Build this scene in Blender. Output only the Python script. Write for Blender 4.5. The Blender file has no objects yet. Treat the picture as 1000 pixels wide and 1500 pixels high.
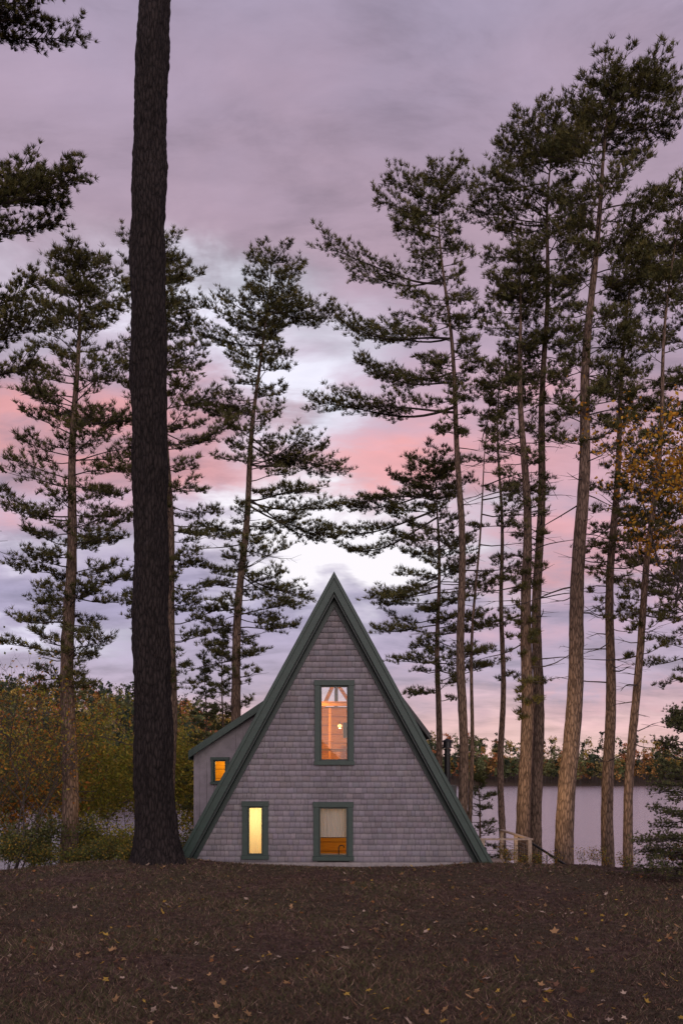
import bpy, math, random
import numpy as np
from mathutils import Vector, noise
rng=np.random.default_rng(11); random.seed(11)
scene=bpy.context.scene
FP=1325.0; CAMH=2.1; HZ=1140.0
def P(px,py,Y): return np.array([(px-500)/FP*Y, Y, CAMH+(HZ-py)/FP*Y])
def lin(c):
    return tuple(((v/255)/12.92 if v/255<=0.04045 else ((v/255+0.055)/1.055)**2.4) for v in c)+(1,)
def smooth(a,b,x):
    t=np.clip((x-a)/(b-a),0,1); return t*t*(3-2*t)

# ------------------------------------------------------------------ node helpers
class NT:
    def __init__(s,tree): s.t=tree; s.n=tree.nodes; s.l=tree.links
    def new(s,ty,**k):
        n=s.n.new(ty)
        for a,b in k.items(): setattr(n,a,b)
        return n
    def put(s,sock,v):
        if isinstance(v,bpy.types.NodeSocket): s.l.new(v,sock)
        else:
            sock.default_value=v
    def m(s,op,a,b=0.0,c=0.0,clamp=False):
        n=s.new('ShaderNodeMath',operation=op); n.use_clamp=clamp
        s.put(n.inputs[0],a); s.put(n.inputs[1],b)
        if op in('MULTIPLY_ADD','SMOOTH_MIN'): s.put(n.inputs[2],c)
        return n.outputs[0]
    def mix(s,f,a,b,bt='MIX'):
        n=s.new('ShaderNodeMix',data_type='RGBA',blend_type=bt)
        s.put(n.inputs[0],f); s.put(n.inputs[6],a); s.put(n.inputs[7],b)
        return n.outputs[2]
    def noise(s,vec,scale,detail=5,rough=0.55,dist=0.0):
        n=s.new('ShaderNodeTexNoise'); s.put(n.inputs['Vector'],vec)
        n.inputs['Scale'].default_value=scale; n.inputs['Detail'].default_value=detail
        n.inputs['Roughness'].default_value=rough; n.inputs['Distortion'].default_value=dist
        return n.outputs['Fac']
    def mapping(s,vec,scale=(1,1,1),loc=(0,0,0)):
        n=s.new('ShaderNodeMapping'); s.put(n.inputs[0],vec)
        n.inputs['Scale'].default_value=scale; n.inputs['Location'].default_value=loc
        return n.outputs[0]
    def ramp(s,f,stops,interp='LINEAR'):
        n=s.new('ShaderNodeValToRGB'); r=n.color_ramp; r.interpolation=interp
        while len(r.elements)<len(stops): r.elements.new(0.5)
        for e,(p,c) in zip(r.elements,stops):
            e.position=p; e.color=c if hasattr(c,'__len__') else (c,c,c,1)
        s.put(n.inputs[0],f); return n.outputs[0]
def newmat(name):
    m=bpy.data.materials.new(name); m.use_nodes=True
    t=NT(m.node_tree); b=m.node_tree.nodes['Principled BSDF']
    return m,t,b
def simple(name,col,rough=0.6,metal=0.0,var=0.15,nscale=6,bump=0.0):
    m,t,b=newmat(name)
    tc=t.new('ShaderNodeTexCoord').outputs['Object']
    n=t.noise(tc,nscale,4)
    lo=tuple(c*(1-var) for c in col[:3])+(1,); hi=tuple(min(1,c*(1+var)) for c in col[:3])+(1,)
    t.put(b.inputs['Base Color'],t.ramp(n,[(0.3,lo),(0.7,hi)]))
    b.inputs['Roughness'].default_value=rough; b.inputs['Metallic'].default_value=metal
    if bump:
        bn=t.new('ShaderNodeBump'); bn.inputs['Strength'].default_value=bump; bn.inputs['Distance'].default_value=0.02
        t.put(bn.inputs['Height'],t.noise(tc,nscale*5,4)); t.put(b.inputs['Normal'],bn.outputs[0])
    return m

# ------------------------------------------------------------------ mesh helpers
def mk_mesh(name,V,Fs,mats,midx=None,col=None,smooth_sh=False):
    me=bpy.data.meshes.new(name)
    V=np.asarray(V,dtype=np.float32); me.vertices.add(len(V)); me.vertices.foreach_set('co',V.ravel())
    loops=np.concatenate([f.ravel() for f in Fs]).astype(np.int32)
    tot=np.concatenate([np.full(len(f),f.shape[1]) for f in Fs]).astype(np.int32)
    st=np.concatenate([[0],np.cumsum(tot)[:-1]]).astype(np.int32)
    me.loops.add(len(loops)); me.loops.foreach_set('vertex_index',loops)
    me.polygons.add(len(tot)); me.polygons.foreach_set('loop_start',st)
    try: me.polygons.foreach_set('loop_total',tot)
    except Exception: pass
    for m in mats: me.materials.append(m)
    if midx is not None: me.polygons.foreach_set('material_index',np.asarray(midx,dtype=np.int32))
    me.polygons.foreach_set('use_smooth',np.full(len(tot),smooth_sh))
    me.update(calc_edges=True)
    if col is not None:
        a=me.color_attributes.new('Col','FLOAT_COLOR','POINT')
        c=np.ones((len(V),4),dtype=np.float32); c[:,:3]=col; a.data.foreach_set('color',c.ravel())
    return me
def obj(name,me,parent=None,loc=(0,0,0)):
    o=bpy.data.objects.new(name,me); scene.collection.objects.link(o)
    o.location=loc
    if parent: o.parent=parent
    return o
def empty(name,loc=(0,0,0)):
    o=bpy.data.objects.new(name,None); scene.collection.objects.link(o); o.location=loc
    o.empty_display_size=0.3; return o
def unit(v): return v/np.maximum(np.linalg.norm(v,axis=-1,keepdims=True),1e-9)
def prisms(P0,P1,R0,R1,k=4):
    P0=np.asarray(P0,float);P1=np.asarray(P1,float);R0=np.asarray(R0,float);R1=np.asarray(R1,float)
    d=unit(P1-P0); up=np.tile([0.12,0.07,1.0],(len(d),1)); up[np.abs(d[:,2])>0.9]=[1,0,0]
    a=unit(np.cross(d,up)); b=np.cross(d,a)
    th=np.arange(k)/k*2*np.pi
    ring=a[:,None,:]*np.cos(th)[None,:,None]+b[:,None,:]*np.sin(th)[None,:,None]
    V=np.concatenate([P0[:,None]+ring*R0[:,None,None],P1[:,None]+ring*R1[:,None,None]],axis=1)
    base=(np.arange(len(P0))*2*k)[:,None]
    i=np.arange(k); j=(i+1)%k
    F=np.stack([base+i,base+j,base+j+k,base+i+k],axis=-1).reshape(-1,4)
    return V.reshape(-1,3),F
def tube(pts,rad,k=12,disp=None):
    pts=np.asarray(pts,float); n=len(pts)
    T=unit(np.gradient(pts,axis=0)); a=unit(np.cross(T,np.tile([0,1.0,0.05],(n,1)))); b=np.cross(T,a)
    th=np.arange(k)/k*2*np.pi
    R=np.asarray(rad,float)[:,None]*np.ones((1,k))
    if disp is not None: R=R+disp(pts,th)
    V=pts[:,None]+(a[:,None]*np.cos(th)[None,:,None]+b[:,None]*np.sin(th)[None,:,None])*R[...,None]
    i=np.arange(k); j=(i+1)%k
    F=np.concatenate([np.stack([r*k+i,r*k+j,(r+1)*k+j,(r+1)*k+i],axis=-1) for r in range(n-1)])
    return V.reshape(-1,3),F
def randdir(n):
    return unit(rng.normal(size=(n,3)))

# ------------------------------------------------------------------ materials
def bark_mat(name,c_lo,c_hi,sc=1.0,bump=1.0):
    m,t,b=newmat(name)
    tc=t.new('ShaderNodeTexCoord').outputs['Object']
    mp=t.mapping(tc,(9*sc,9*sc,2.2*sc))
    v=t.new('ShaderNodeTexVoronoi'); v.feature='DISTANCE_TO_EDGE'; t.put(v.inputs['Vector'],t.mapping(mp,(1,1,1))); v.inputs['Scale'].default_value=1.6
    n=t.noise(mp,1.5,5,0.65,0.6)
    h=t.m('MULTIPLY_ADD',t.m('MINIMUM',v.outputs['Distance'],0.25),1.6,t.m('MULTIPLY',n,0.7))
    big=t.noise(tc,0.8,3)
    c=t.ramp(h,[(0.28,c_lo),(0.75,c_hi)])
    c=t.mix(0.6,c,t.ramp(big,[(0.3,(0.55,0.55,0.55,1)),(0.7,(1,1,1,1))]),'MULTIPLY')
    t.put(b.inputs['Base Color'],c); b.inputs['Roughness'].default_value=0.92
    b.inputs['Specular IOR Level'].default_value=0.15
    bn=t.new('ShaderNodeBump'); bn.inputs['Strength'].default_value=bump; bn.inputs['Distance'].default_value=0.04
    t.put(bn.inputs['Height'],h); t.put(b.inputs['Normal'],bn.outputs[0])
    return m
M_bark=bark_mat('pine_bark',(0.058,0.040,0.029,1),(0.25,0.175,0.125,1))
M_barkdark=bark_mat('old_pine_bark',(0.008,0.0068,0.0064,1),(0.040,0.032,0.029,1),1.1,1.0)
M_twig=simple('twig_bark',(0.055,0.043,0.035),0.9)
def leaf_mat(name,transl=0.25):
    m,t,b=newmat(name)
    a=t.new('ShaderNodeAttribute'); a.attribute_name='Col'
    d=t.new('ShaderNodeBsdfDiffuse'); t.put(d.inputs[0],a.outputs['Color'])
    out=d.outputs[0]
    if transl>0:
        tr=t.new('ShaderNodeBsdfTranslucent'); t.put(tr.inputs[0],a.outputs['Color'])
        mx=t.new('ShaderNodeMixShader'); mx.inputs[0].default_value=transl
        t.put(mx.inputs[1],out); t.put(mx.inputs[2],tr.outputs[0]); out=mx.outputs[0]
    t.n.remove(b)
    t.put(t.n['Material Output'].inputs[0],out)
    return m
M_leaf=leaf_mat('foliage',0.3)
M_needle=leaf_mat('needles',0.0)
M_grass=leaf_mat('grass_blades',0.0)

# ------------------------------------------------------------------ world
w=bpy.data.worlds.new("World"); scene.world=w; w.use_nodes=True
w.cycles.sampling_method='MANUAL'; w.cycles.sample_map_resolution=512
t=NT(w.node_tree); bg=w.node_tree.nodes['Background']
tc=t.new('ShaderNodeTexCoord').outputs['Generated']
sep=t.new('ShaderNodeSeparateXYZ'); t.put(sep.inputs[0],tc); X,Yd,Z=sep.outputs
den=t.m('ADD',t.m('MAXIMUM',Z,0.0),0.22)
cx=t.m('DIVIDE',X,den); cy=t.m('DIVIDE',Yd,den)
cmb=t.new('ShaderNodeCombineXYZ'); t.put(cmb.inputs[0],cx); t.put(cmb.inputs[1],cy); t.put(cmb.inputs[2],t.m('MULTIPLY',Z,1.5))
deck=cmb.outputs[0]
n1=t.noise(t.mapping(deck,(1.0,1.5,1),(3.1,1.7,0)),1.3,4,0.55,0.4)
n2=t.noise(t.mapping(deck,(1.2,2.2,1),(7.3,4.2,2)),3.0,6,0.6,0.3)
n3=t.noise(t.mapping(tc,(3,3,7),(1.3,0,5.0)),2.1,5,0.6,0.3)
zz=t.m('ADD',Z,t.m('MULTIPLY',t.m('SUBTRACT',n3,0.5),0.10))
base=t.ramp(zz,[(0.0,lin((236,198,190))),(0.06,lin((230,188,190))),(0.10,lin((184,166,188))),(0.19,lin((168,158,188))),
    (0.27,lin((188,174,198))),(0.35,lin((192,164,182))),(0.42,lin((180,161,182))),(0.50,lin((176,153,170))),
    (0.60,lin((170,151,172))),(0.68,lin((164,152,176))),(1.0,lin((146,138,160)))])
def px(px_,py_):
    v=np.array([(px_-500)/FP,1,(HZ-py_)/FP]); return v/np.linalg.norm(v)
wx=t.m('ADD',X,t.m('MULTIPLY',t.m('SUBTRACT',n2,0.5),0.28))
wz=t.m('ADD',Z,t.m('MULTIPLY',t.m('SUBTRACT',n3,0.5),0.20))
front=t.m('MULTIPLY',t.m('MAXIMUM',Yd,0.0),1.3,clamp=True)
def blob(x,y,rx,ry,s):
    v=px(x,y)
    a=t.m('DIVIDE',t.m('SUBTRACT',wx,float(v[0])),rx/FP); b=t.m('DIVIDE',t.m('SUBTRACT',wz,float(v[2])),ry/FP)
    e=t.m('EXPONENT',t.m('MULTIPLY',t.m('ADD',t.m('MULTIPLY',a,a),t.m('MULTIPLY',b,b)),-1.0))
    return t.m('MULTIPLY',e,s)
def addall(l):
    r=l[0]
    for q in l[1:]: r=t.m('ADD',r,q)
    return t.m('MULTIPLY',r,front)
pink=addall([blob(60,650,200,80,1.1),blob(600,685,190,45,.95),blob(300,650,130,50,.65),blob(920,820,230,85,.9),
             blob(850,620,240,80,.45),blob(960,1010,300,25,.4),blob(640,400,380,90,.08)])
pink=t.m('MULTIPLY',pink,t.ramp(n2,[(0.3,0.4),(0.6,1.0)]),clamp=True)
c=t.mix(pink,base,lin((222,158,160)))
gap=addall([blob(290,455,90,45,1.0),blob(455,565,85,70,.95),blob(430,750,80,35,.5),blob(20,930,120,22,.6),
            blob(20,420,100,60,.3),blob(720,870,160,22,.5),blob(60,790,140,22,.4)])
gap=t.m('MULTIPLY',gap,t.ramp(n1,[(0.33,0.45),(0.55,1.25)]),clamp=True)
c=t.mix(gap,c,lin((236,233,248)))
sh=t.ramp(n2,[(0.28,0.66),(0.5,1.0),(0.72,1.18)])
c=t.mix(1.0,c,sh,'MULTIPLY')
sh2=t.ramp(n1,[(0.3,0.88),(0.7,1.08)])
c=t.mix(1.0,c,sh2,'MULTIPLY')
core=t.m('MULTIPLY',t.m('ADD',blob(515,800,135,50,1.9),blob(430,745,80,36,.8)),front,clamp=True)
c=t.mix(core,c,lin((252,246,252)))
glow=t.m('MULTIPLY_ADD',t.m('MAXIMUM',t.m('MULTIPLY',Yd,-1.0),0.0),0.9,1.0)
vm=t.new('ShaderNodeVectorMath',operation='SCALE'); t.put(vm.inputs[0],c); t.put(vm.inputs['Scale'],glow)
sky=t.new('ShaderNodeTexSky'); sky.sky_type='NISHITA'; sky.sun_disc=False
SUN_EL=math.radians(14); sky.sun_elevation=SUN_EL; sky.sun_rotation=math.radians(192)
vs=t.new('ShaderNodeVectorMath',operation='SCALE'); t.put(vs.inputs[0],sky.outputs[0]); vs.inputs['Scale'].default_value=0.008
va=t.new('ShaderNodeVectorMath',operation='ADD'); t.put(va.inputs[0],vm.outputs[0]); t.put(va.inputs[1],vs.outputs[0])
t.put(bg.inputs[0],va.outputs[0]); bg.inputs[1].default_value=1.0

sd=bpy.data.lights.new('sun','SUN'); sd.energy=0.95; sd.angle=math.radians(35); sd.color=(1.0,0.89,0.84)
so=bpy.data.objects.new('sun',sd); scene.collection.objects.link(so)
so.rotation_euler=(math.radians(90-14),0,math.radians(12)); so.location=(0,-20,20)

# ------------------------------------------------------------------ terrain
WATER=-3.0
ph=rng.uniform(0,6.28,(14,)); kk=rng.uniform(0.5,3.2,14); aa=rng.uniform(0,6.28,14)
def shoreY(x,y):
    s=x/np.maximum(y,1.0)
    return 193+(563-193)*smooth(-0.17,0.06,s)
def ground(x,y):
    x=np.asarray(x,float); y=np.asarray(y,float)
    left=1-smooth(-9.5,-3.5,x)
    z=-5.2*smooth(20.8,42+6*left,y)
    bump=sum(np.sin(k*(x*np.cos(a)+y*np.sin(a))+p)/k for k,a,p in zip(kk,aa,ph))*0.022
    z=z+bump*(1-smooth(40,60,y))
    z=z+0.34*np.exp(-(((x+4.15)/1.7)**2+((y-20.2)/1.7)**2))
    z=z-0.17*(1-smooth(-9,-5,x))
    z=z-0.05*smooth(4,9,x)
    Ys=shoreY(x,y)
    far=smooth(0.97,1.03,y/Ys)
    z=z+3.0*far
    s=x/np.maximum(y,1.0)
    lh=1-smooth(-0.30,0.12,s)
    z=z+far*(37*lh*smooth(200,470,y)+19*smooth(565,700,y)+14*smooth(800,1500,y))
    z=z+far*2.5*np.sin(x*0.013+1)*np.sin(y*0.011)
    return z
def axis(dense_lo,dense_hi,step,lo,hi):
    a=list(np.arange(dense_lo,dense_hi,step)); s=step; v=a[-1]
    while v<hi: s*=1.06; v+=s; a.append(v)
    s=step; v=dense_lo; b=[]
    while v>lo: s*=1.06; v-=s; b.append(v)
    return np.array(b[::-1]+a)
xs=axis(-13,13,0.18,-2500,2500); ys=axis(5,34,0.18,-300,2600)
GX,GY=np.meshgrid(xs,ys); GZ=ground(GX,GY)
V=np.stack([GX,GY,GZ],-1).reshape(-1,3); nx=len(xs); ny=len(ys)
i=np.arange(nx-1)[None,:]+np.arange(ny-1)[:,None]*nx; i=i.ravel()
Fq=np.stack([i,i+1,i+1+nx,i+nx],-1)
m,t,b=newmat('forest_floor'); M_ground=m
tc=t.new('ShaderNodeTexCoord').outputs['Object']
na=t.noise(tc,0.45,4,0.6); nb=t.noise(tc,7,6,0.7); nc=t.noise(tc,45,4,0.7)
c1=t.ramp(nb,[(0.3,(0.034,0.021,0.017,1)),(0.5,(0.092,0.058,0.043,1)),(0.72,(0.19,0.125,0.09,1))])
c2=t.ramp(nb,[(0.3,(0.036,0.032,0.018,1)),(0.6,(0.094,0.084,0.045,1)),(0.8,(0.15,0.13,0.08,1))])
cc=t.mix(t.ramp(na,[(0.42,0.0),(0.62,0.8)]),c1,c2)
cc=t.mix(1.0,cc,t.ramp(nc,[(0.3,0.45),(0.7,1.5)]),'MULTIPLY')
t.put(b.inputs['Base Color'],cc); b.inputs['Roughness'].default_value=0.95; b.inputs['Specular IOR Level'].default_value=0.1
bn=t.new('ShaderNodeBump'); bn.inputs['Strength'].default_value=0.9; bn.inputs['Distance'].default_value=0.04
t.put(bn.inputs['Height'],t.m('ADD',nb,t.m('MULTIPLY',nc,0.5))); t.put(b.inputs['Normal'],bn.outputs[0])
obj('ground',mk_mesh('ground',V,[Fq],[M_ground],smooth_sh=True))

m,t,b=newmat('lake_water')
tc=t.new('ShaderNodeTexCoord').outputs['Object']
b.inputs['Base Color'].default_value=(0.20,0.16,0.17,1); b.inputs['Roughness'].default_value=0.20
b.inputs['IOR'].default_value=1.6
bn=t.new('ShaderNodeBump'); bn.inputs['Strength'].default_value=0.32; bn.inputs['Distance'].default_value=0.15
t.put(bn.inputs['Height'],t.m('ADD',t.noise(t.mapping(tc,(0.45,1.6,1)),1.1,4,0.6),t.m('MULTIPLY',t.noise(t.mapping(tc,(0.03,0.16,1)),1.0,3,0.5),3.0)))
t.put(b.inputs['Normal'],bn.outputs[0])
Vw=np.array([[-2500,24,WATER],[2500,24,WATER],[2500,1200,WATER],[-2500,1200,WATER]])
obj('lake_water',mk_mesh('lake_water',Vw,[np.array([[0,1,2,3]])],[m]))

# ------------------------------------------------------------------ grass and fallen leaves
def scatter_xy(n,ylo=5.0,yhi=24.0,spread=0.52):
    u=rng.random(n); y=ylo*(yhi/ylo)**u
    x=rng.uniform(-1,1,n)*(spread*y+1.0); return x,y
n=290000
x,y=scatter_xy(n); z=ground(x,y)
patch=np.clip(np.array(0.5+0.35*np.sin(x*1.1+np.sin(y*0.9)*1.5)*np.sin(y*0.8+1.3*np.sin(x*0.6))+0.3*np.sin(x*4.1+2*np.sin(y*2.7))*np.sin(y*3.3+x)),0,1)
h=rng.uniform(0.012,0.045,n)*(0.5+1.4*patch); th=rng.uniform(0,6.28,n); wd=0.0018+0.00045*y*rng.uniform(0.5,1.2,n)
lean=rng.normal(size=(n,2))*(h*1.1)[:,None]
B=np.stack([x,y,z-0.004],-1); s=np.stack([np.cos(th),np.sin(th),0*th],-1)*wd[:,None]
tip=B+np.concatenate([lean,h[:,None]+0.004],axis=1)
V=np.stack([B-s,B+s,tip],1).reshape(-1,3)
pal=np.array([[0.105,0.063,0.048],[0.19,0.12,0.082],[0.09,0.086,0.040],[0.27,0.19,0.13],[0.05,0.033,0.027]])
gw=(patch>0.55)&(rng.random(n)<.3)
ci=rng.choice(5,n,p=[.36,.17,.22,.08,.17]); ci[gw]=2; col=pal[ci]*rng.uniform(0.6,1.3,(n,1))*(0.7+.6*patch)[:,None]
obj('grass',mk_mesh('grass',V,[np.arange(3*n).reshape(-1,3)],[M_grass],col=np.repeat(col,3,0)))

def leaf_litter(n):
    ang=np.linspace(0,2*np.pi,11)[:-1]; rad=np.array([1,.45,.85,.4,.7,.28,.7,.4,.85,.45])
    x,y=scatter_xy(n,5.5,22,0.55)
    Vs=[];Cs=[];Fs=[];k=0
    pal=np.array([[0.44,0.27,0.13],[0.55,0.36,0.08],[0.36,0.17,0.07],[0.55,0.42,0.31],[0.20,0.11,0.07]])
    for a,bb in zip(x,y):
        if a<0 and bb>12 and random.random()<.4: a=-a
        sz=random.uniform(0.022,0.055)*(1.5 if random.random()<.15 else 1); zg=float(ground(a,bb))+0.030
        r0=random.uniform(0,6.28); tilt=np.array([random.gauss(0,.5),random.gauss(0,.5)]); cup=random.uniform(-.3,.6)
        p=np.stack([np.cos(ang+r0)*rad*sz,np.sin(ang+r0)*rad*sz*random.uniform(.6,1)],-1)
        zz=p@tilt+cup*(rad*sz)**2/sz*random.uniform(.5,1)+np.abs(np.sin(ang*2))*0.1*sz
        vv=np.concatenate([[[a,bb,zg]],np.stack([a+p[:,0],bb+p[:,1],zg+np.maximum(zz,-0.012)],-1)])
        Vs.append(vv); Fs.append(np.array([[k,k+1+q,k+1+(q+1)%10] for q in range(10)])); k+=11
        c=pal[rng.choice(5,p=[.3,.2,.17,.15,.18])]*random.uniform(.6,1.15); Cs.append(np.tile(c,(11,1)))
    obj('fallen_leaves',mk_mesh('fallen_leaves',np.concatenate(Vs),[np.concatenate(Fs)],[M_leaf],col=np.concatenate(Cs)))
leaf_litter(1700)

# ------------------------------------------------------------------ pines
BC=(0.080,0.087,0.040)
def needles(C,D,n=12,L=0.22,wd=0.02,basecol=BC,clump=None):
    N_=len(C); C=np.repeat(C,n,0); D=np.repeat(D,n,0)
    d=unit(D*0.9+randdir(N_*n)*1.0+np.array([0,0,0.25]))
    l=L*rng.uniform(0.6,1.15,(N_*n,1)); sd=unit(np.cross(d,randdir(N_*n)))*wd*rng.uniform(.6,1.2,(N_*n,1))
    c0=C+randdir(N_*n)*0.035*(L/.2)
    V=np.stack([c0-sd*0.5,c0+sd*0.5,c0+d*l],1).reshape(-1,3)
    shade=rng.uniform(0.6,1.35,(N_,1)); hue=rng.random((N_,1))
    if clump is not None: shade=shade*clump[:,None]
    col=np.array(basecol)[None]*shade*(1+np.array([[0.5,0.2,-0.1]])*hue)
    col=np.repeat(np.repeat(col,n,0),3,0)
    return V,col
def pine(depth,trunk,wpx,env,feats=(),dens=1.0,seed=0,L=0.178,wd=0.025,bare=(None,None),whorl=0.34,mat=None,basecol=BC,nt=13,name='pine_tree',droop=0.0,tsp=0.112,sp=0.19,puff=.78,full=False,tlmax=1.15,reps=2,flat=1.0):
    r_=random.Random(seed)
    tp=np.array([P(a,b,depth) for a,b in trunk]); 
    bx,by=tp[0,0],depth
    tp[0,2]=min(tp[0,2],float(ground(bx,by))-0.3) if tp[0,2]<1 else tp[0,2]
    if tp[0,2]>float(ground(bx,by)): tp=np.concatenate([[[tp[0,0],depth,float(ground(bx,by))-0.3]],tp])
    zs=np.arange(tp[0,2],tp[-1,2],0.3)
    cxs=np.interp(zs,tp[:,2],tp[:,0]); 
    ker=np.ones(7)/7; pad=np.pad(cxs,3,mode='edge'); cxs=np.convolve(pad,ker,'valid')
    cys=depth+0.25*np.sin(zs*0.35+seed)*np.clip((zs-zs[0])/12,0,1)+0.0*zs
    cxs=cxs+0.05*np.sin(zs*0.9+seed*2)
    pts=np.stack([cxs,cys,zs],-1); H=zs[-1]-zs[0]; tt=(zs-zs[0])/H
    r0=wpx/FP*depth/2
    rad=np.maximum(r0*(1-tt)**0.8,0.015)*(1+0.35*np.exp(-(zs-zs[0])/0.5))
    def center(z): return np.array([np.interp(z,zs,cxs),np.interp(z,zs,cys),z]),np.interp(z,zs,rad)
    V,Fq=tube(pts,rad,12,lambda p,th: 0.04*rad[:,None]*rng.normal(size=(len(p),len(th))))
    base=np.array([bx,by,float(ground(bx,by))])
    par=empty(name,base)
    obj('trunk',mk_mesh('trunk',V-base,[Fq],[mat or M_bark],smooth_sh=True),par)
    env=sorted([(CAMH+(HZ-e[0])/FP*depth,e[1]/FP*depth,e[2]/FP*depth) for e in env])
    ez=np.array([e[0] for e in env]); el=np.array([e[1] for e in env]); er=np.array([e[2] for e in env])
    S0=[];S1=[];R0=[];R1=[];TC=[];TD=[];TS=[]
    def branch(p0,az,Lb,a,bq,foliage=1.0,start=0.35,thick=1.0):
        nseg=max(3,int(Lb/0.35)); hd=np.array([math.cos(az),math.sin(az),0]); sidev=np.array([-hd[1],hd[0],0])
        wob=r_.uniform(-.22,.22); ph_=r_.uniform(0,6); wz_=r_.uniform(.01,.035)
        def pos(t_): return p0+hd*Lb*t_+sidev*(wob*Lb*t_*t_)+np.array([0,0,Lb*(a*t_+bq*t_*t_)+wz_*math.sin(ph_+t_*6)*Lb-wz_*math.sin(ph_)*Lb])
        rb=(0.007+0.0075*Lb)*thick
        prev=pos(0)
        for q in range(nseg):
            nx_=pos((q+1)/nseg); S0.append(prev);S1.append(nx_);R0.append(rb*(1-q/nseg)**.8+.004);R1.append(rb*(1-(q+1)/nseg)**.8+.004); prev=nx_
        if foliage<=0: 
            for q in range(int(Lb*2.5)):
                t_=r_.uniform(.3,1); p=pos(t_); d=unit(hd*.6+sidev*r_.choice([-1,1])+np.array([0,0,r_.uniform(-.3,.4)]))
                S0.append(p);S1.append(p+d*r_.uniform(.2,.7));R0.append(.007);R1.append(.003)
            return
        t_=start; sgn=1; bs=r_.uniform(.7,1.25)
        while t_<1.0:
            u=(t_-start)/(1-start)
            tl=min(tlmax,(0.14+0.30*math.sin(math.pi*min(1,u*0.8+0.15)))*Lb+0.12)*r_.uniform(.5,1.1)
            p=pos(t_); dd=pos(min(1.02,t_+.03))-p; dd=dd/np.linalg.norm(dd)
            if r_.random()<foliage:
                d=unit(dd*0.85+sidev*sgn*r_.uniform(.5,1.0)+np.array([0,0,r_.uniform(-.05,.42)*flat-droop]))
                e=p+d*tl; S0.append(p);S1.append(e);R0.append(.008);R1.append(.004)
                k_=max(1,int(tl*0.85/tsp))
                for q in range(k_+1):
                    f=1-0.85*q/(k_+1)
                    TC.append(p+d*tl*f+np.array([r_.gauss(0,.05*puff),r_.gauss(0,.05*puff),r_.gauss(0.02,.05*puff)])); TD.append(unit(d*.6+np.array([0,0,.7])+np.array([r_.gauss(0,.3),r_.gauss(0,.3),0]))); TS.append(bs)
            sgn=-sgn; t_+=sp/max(Lb,.5)/2*r_.uniform(.6,1.4)
        p=pos(1.0); 
        for q in range(5): TC.append(p+np.array([r_.gauss(0,.08),r_.gauss(0,.08),r_.gauss(0,.06)])*puff); TD.append(unit(hd*.6+np.array([0,0,.6]))); TS.append(bs)
    z=ez[0]; top=zs[-1]; azr=r_.uniform(0,6.28)
    while z<top-0.1:
        f=(z-ez[0])/(top-ez[0])
        nb_=r_.choice([3,3,4]) if f<.85 else 4
        azr+=r_.uniform(.5,1.2)
        l_=np.interp(z,ez,el); rr_=np.interp(z,ez,er)
        for k_ in range(nb_):
            if r_.random()>dens: continue
            az=azr+k_*2*math.pi/nb_+r_.uniform(-.35,.35); c_=math.cos(az)
            side=rr_ if c_>0 else l_; mean=(l_+rr_)/2
            Lb=(abs(c_)*side+(1-abs(c_))*mean*.9)*r_.uniform(.45,1.10)
            if Lb<0.12: continue
            zz_=z+r_.uniform(-.2,.2); p0,_=center(min(zz_,top-.05))
            if f>.9: a,b_=r_.uniform(.2,.5),r_.uniform(0,.15)
            elif f>.5: a,b_=r_.uniform(-.05,.35),r_.uniform(.0,.2)
            else: a,b_=r_.uniform(-.28,.15),r_.uniform(.0,.26)
            fol=r_.uniform(.7,1.0) if (f>.12 or full) else r_.uniform(.3,.9)
            branch(p0,az,Lb,a,b_,fol,start=r_.uniform(.15,.42) if f<.8 else .08)
        z+=whorl*r_.uniform(.6,1.4)*(1 if f<.8 else .7)
    p0,_=center(top-.05)
    for q in range(10): TC.append(p0+np.array([r_.gauss(0,.05),r_.gauss(0,.05),-q*.06+.1])); TD.append(np.array([0,0,1.0])); TS.append(1.)
    for (ya,xt,yt) in feats:
        A=P(0,ya,depth); p0,_=center(A[2]); tipp=P(xt,yt,depth); dx=tipp[0]-p0[0]; dz=tipp[2]-p0[2]
        for rep in range(reps):
            az=(0 if dx>0 else math.pi)+r_.uniform(-.12,.12)+rep*r_.choice([-.45,.45]); Lb=abs(dx)/max(.6,abs(math.cos(az)))*(1-.2*rep)
            b_=r_.uniform(.1,.3); branch(p0+np.array([0,0,r_.uniform(-.5,.5)*rep]),az,Lb,dz/Lb-b_,b_,1.0,start=.3 if reps>1 else .45,thick=1.2)
    if bare[0] is not None:
        z0=CAMH+(HZ-bare[0])/FP*depth; z1=CAMH+(HZ-bare[1])/FP*depth; z=z0
        while z<z1:
            p0,_=center(z); branch(p0,r_.uniform(0,6.28),r_.uniform(.5,2.4),r_.uniform(-.35,.15),r_.uniform(-.1,.2),0)
            z+=r_.uniform(.2,.6)
    V,Fq=prisms(S0,S1,R0,R1,4)
    obj('branches',mk_mesh('branches',V-base,[Fq],[M_twig],smooth_sh=True),par)
    V,col=needles(np.array(TC),np.array(TD),nt,L,wd,basecol,np.array(TS))
    obj('needles',mk_mesh('needles',V-base,[np.arange(len(V)).reshape(-1,3)],[M_needle],col=col),par)
    return len(TC)
tot=0
tot+=pine(28,[(103,1270),(101,1100),(103,900),(104,700),(108,550),(114,430),(116,362)],27,
  [(1010,30,50),(960,80,75),(880,85,85),(800,95,85),(720,100,88),(640,108,88),(560,105,80),(500,80,70),(440,65,68),(400,50,55),(372,20,25)],dens=.97,seed=3,bare=(1160,900))
tot+=pine(33,[(250,1200),(250,900),(246,700),(243,500),(240,355)],20,
  [(1010,50,45),(940,60,60),(860,65,75),(760,60,75),(680,55,85),(600,55,90),(540,80,85),(480,75,70),(420,70,55),(380,45,35),(362,14,14)],dens=.85,seed=5)
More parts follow.
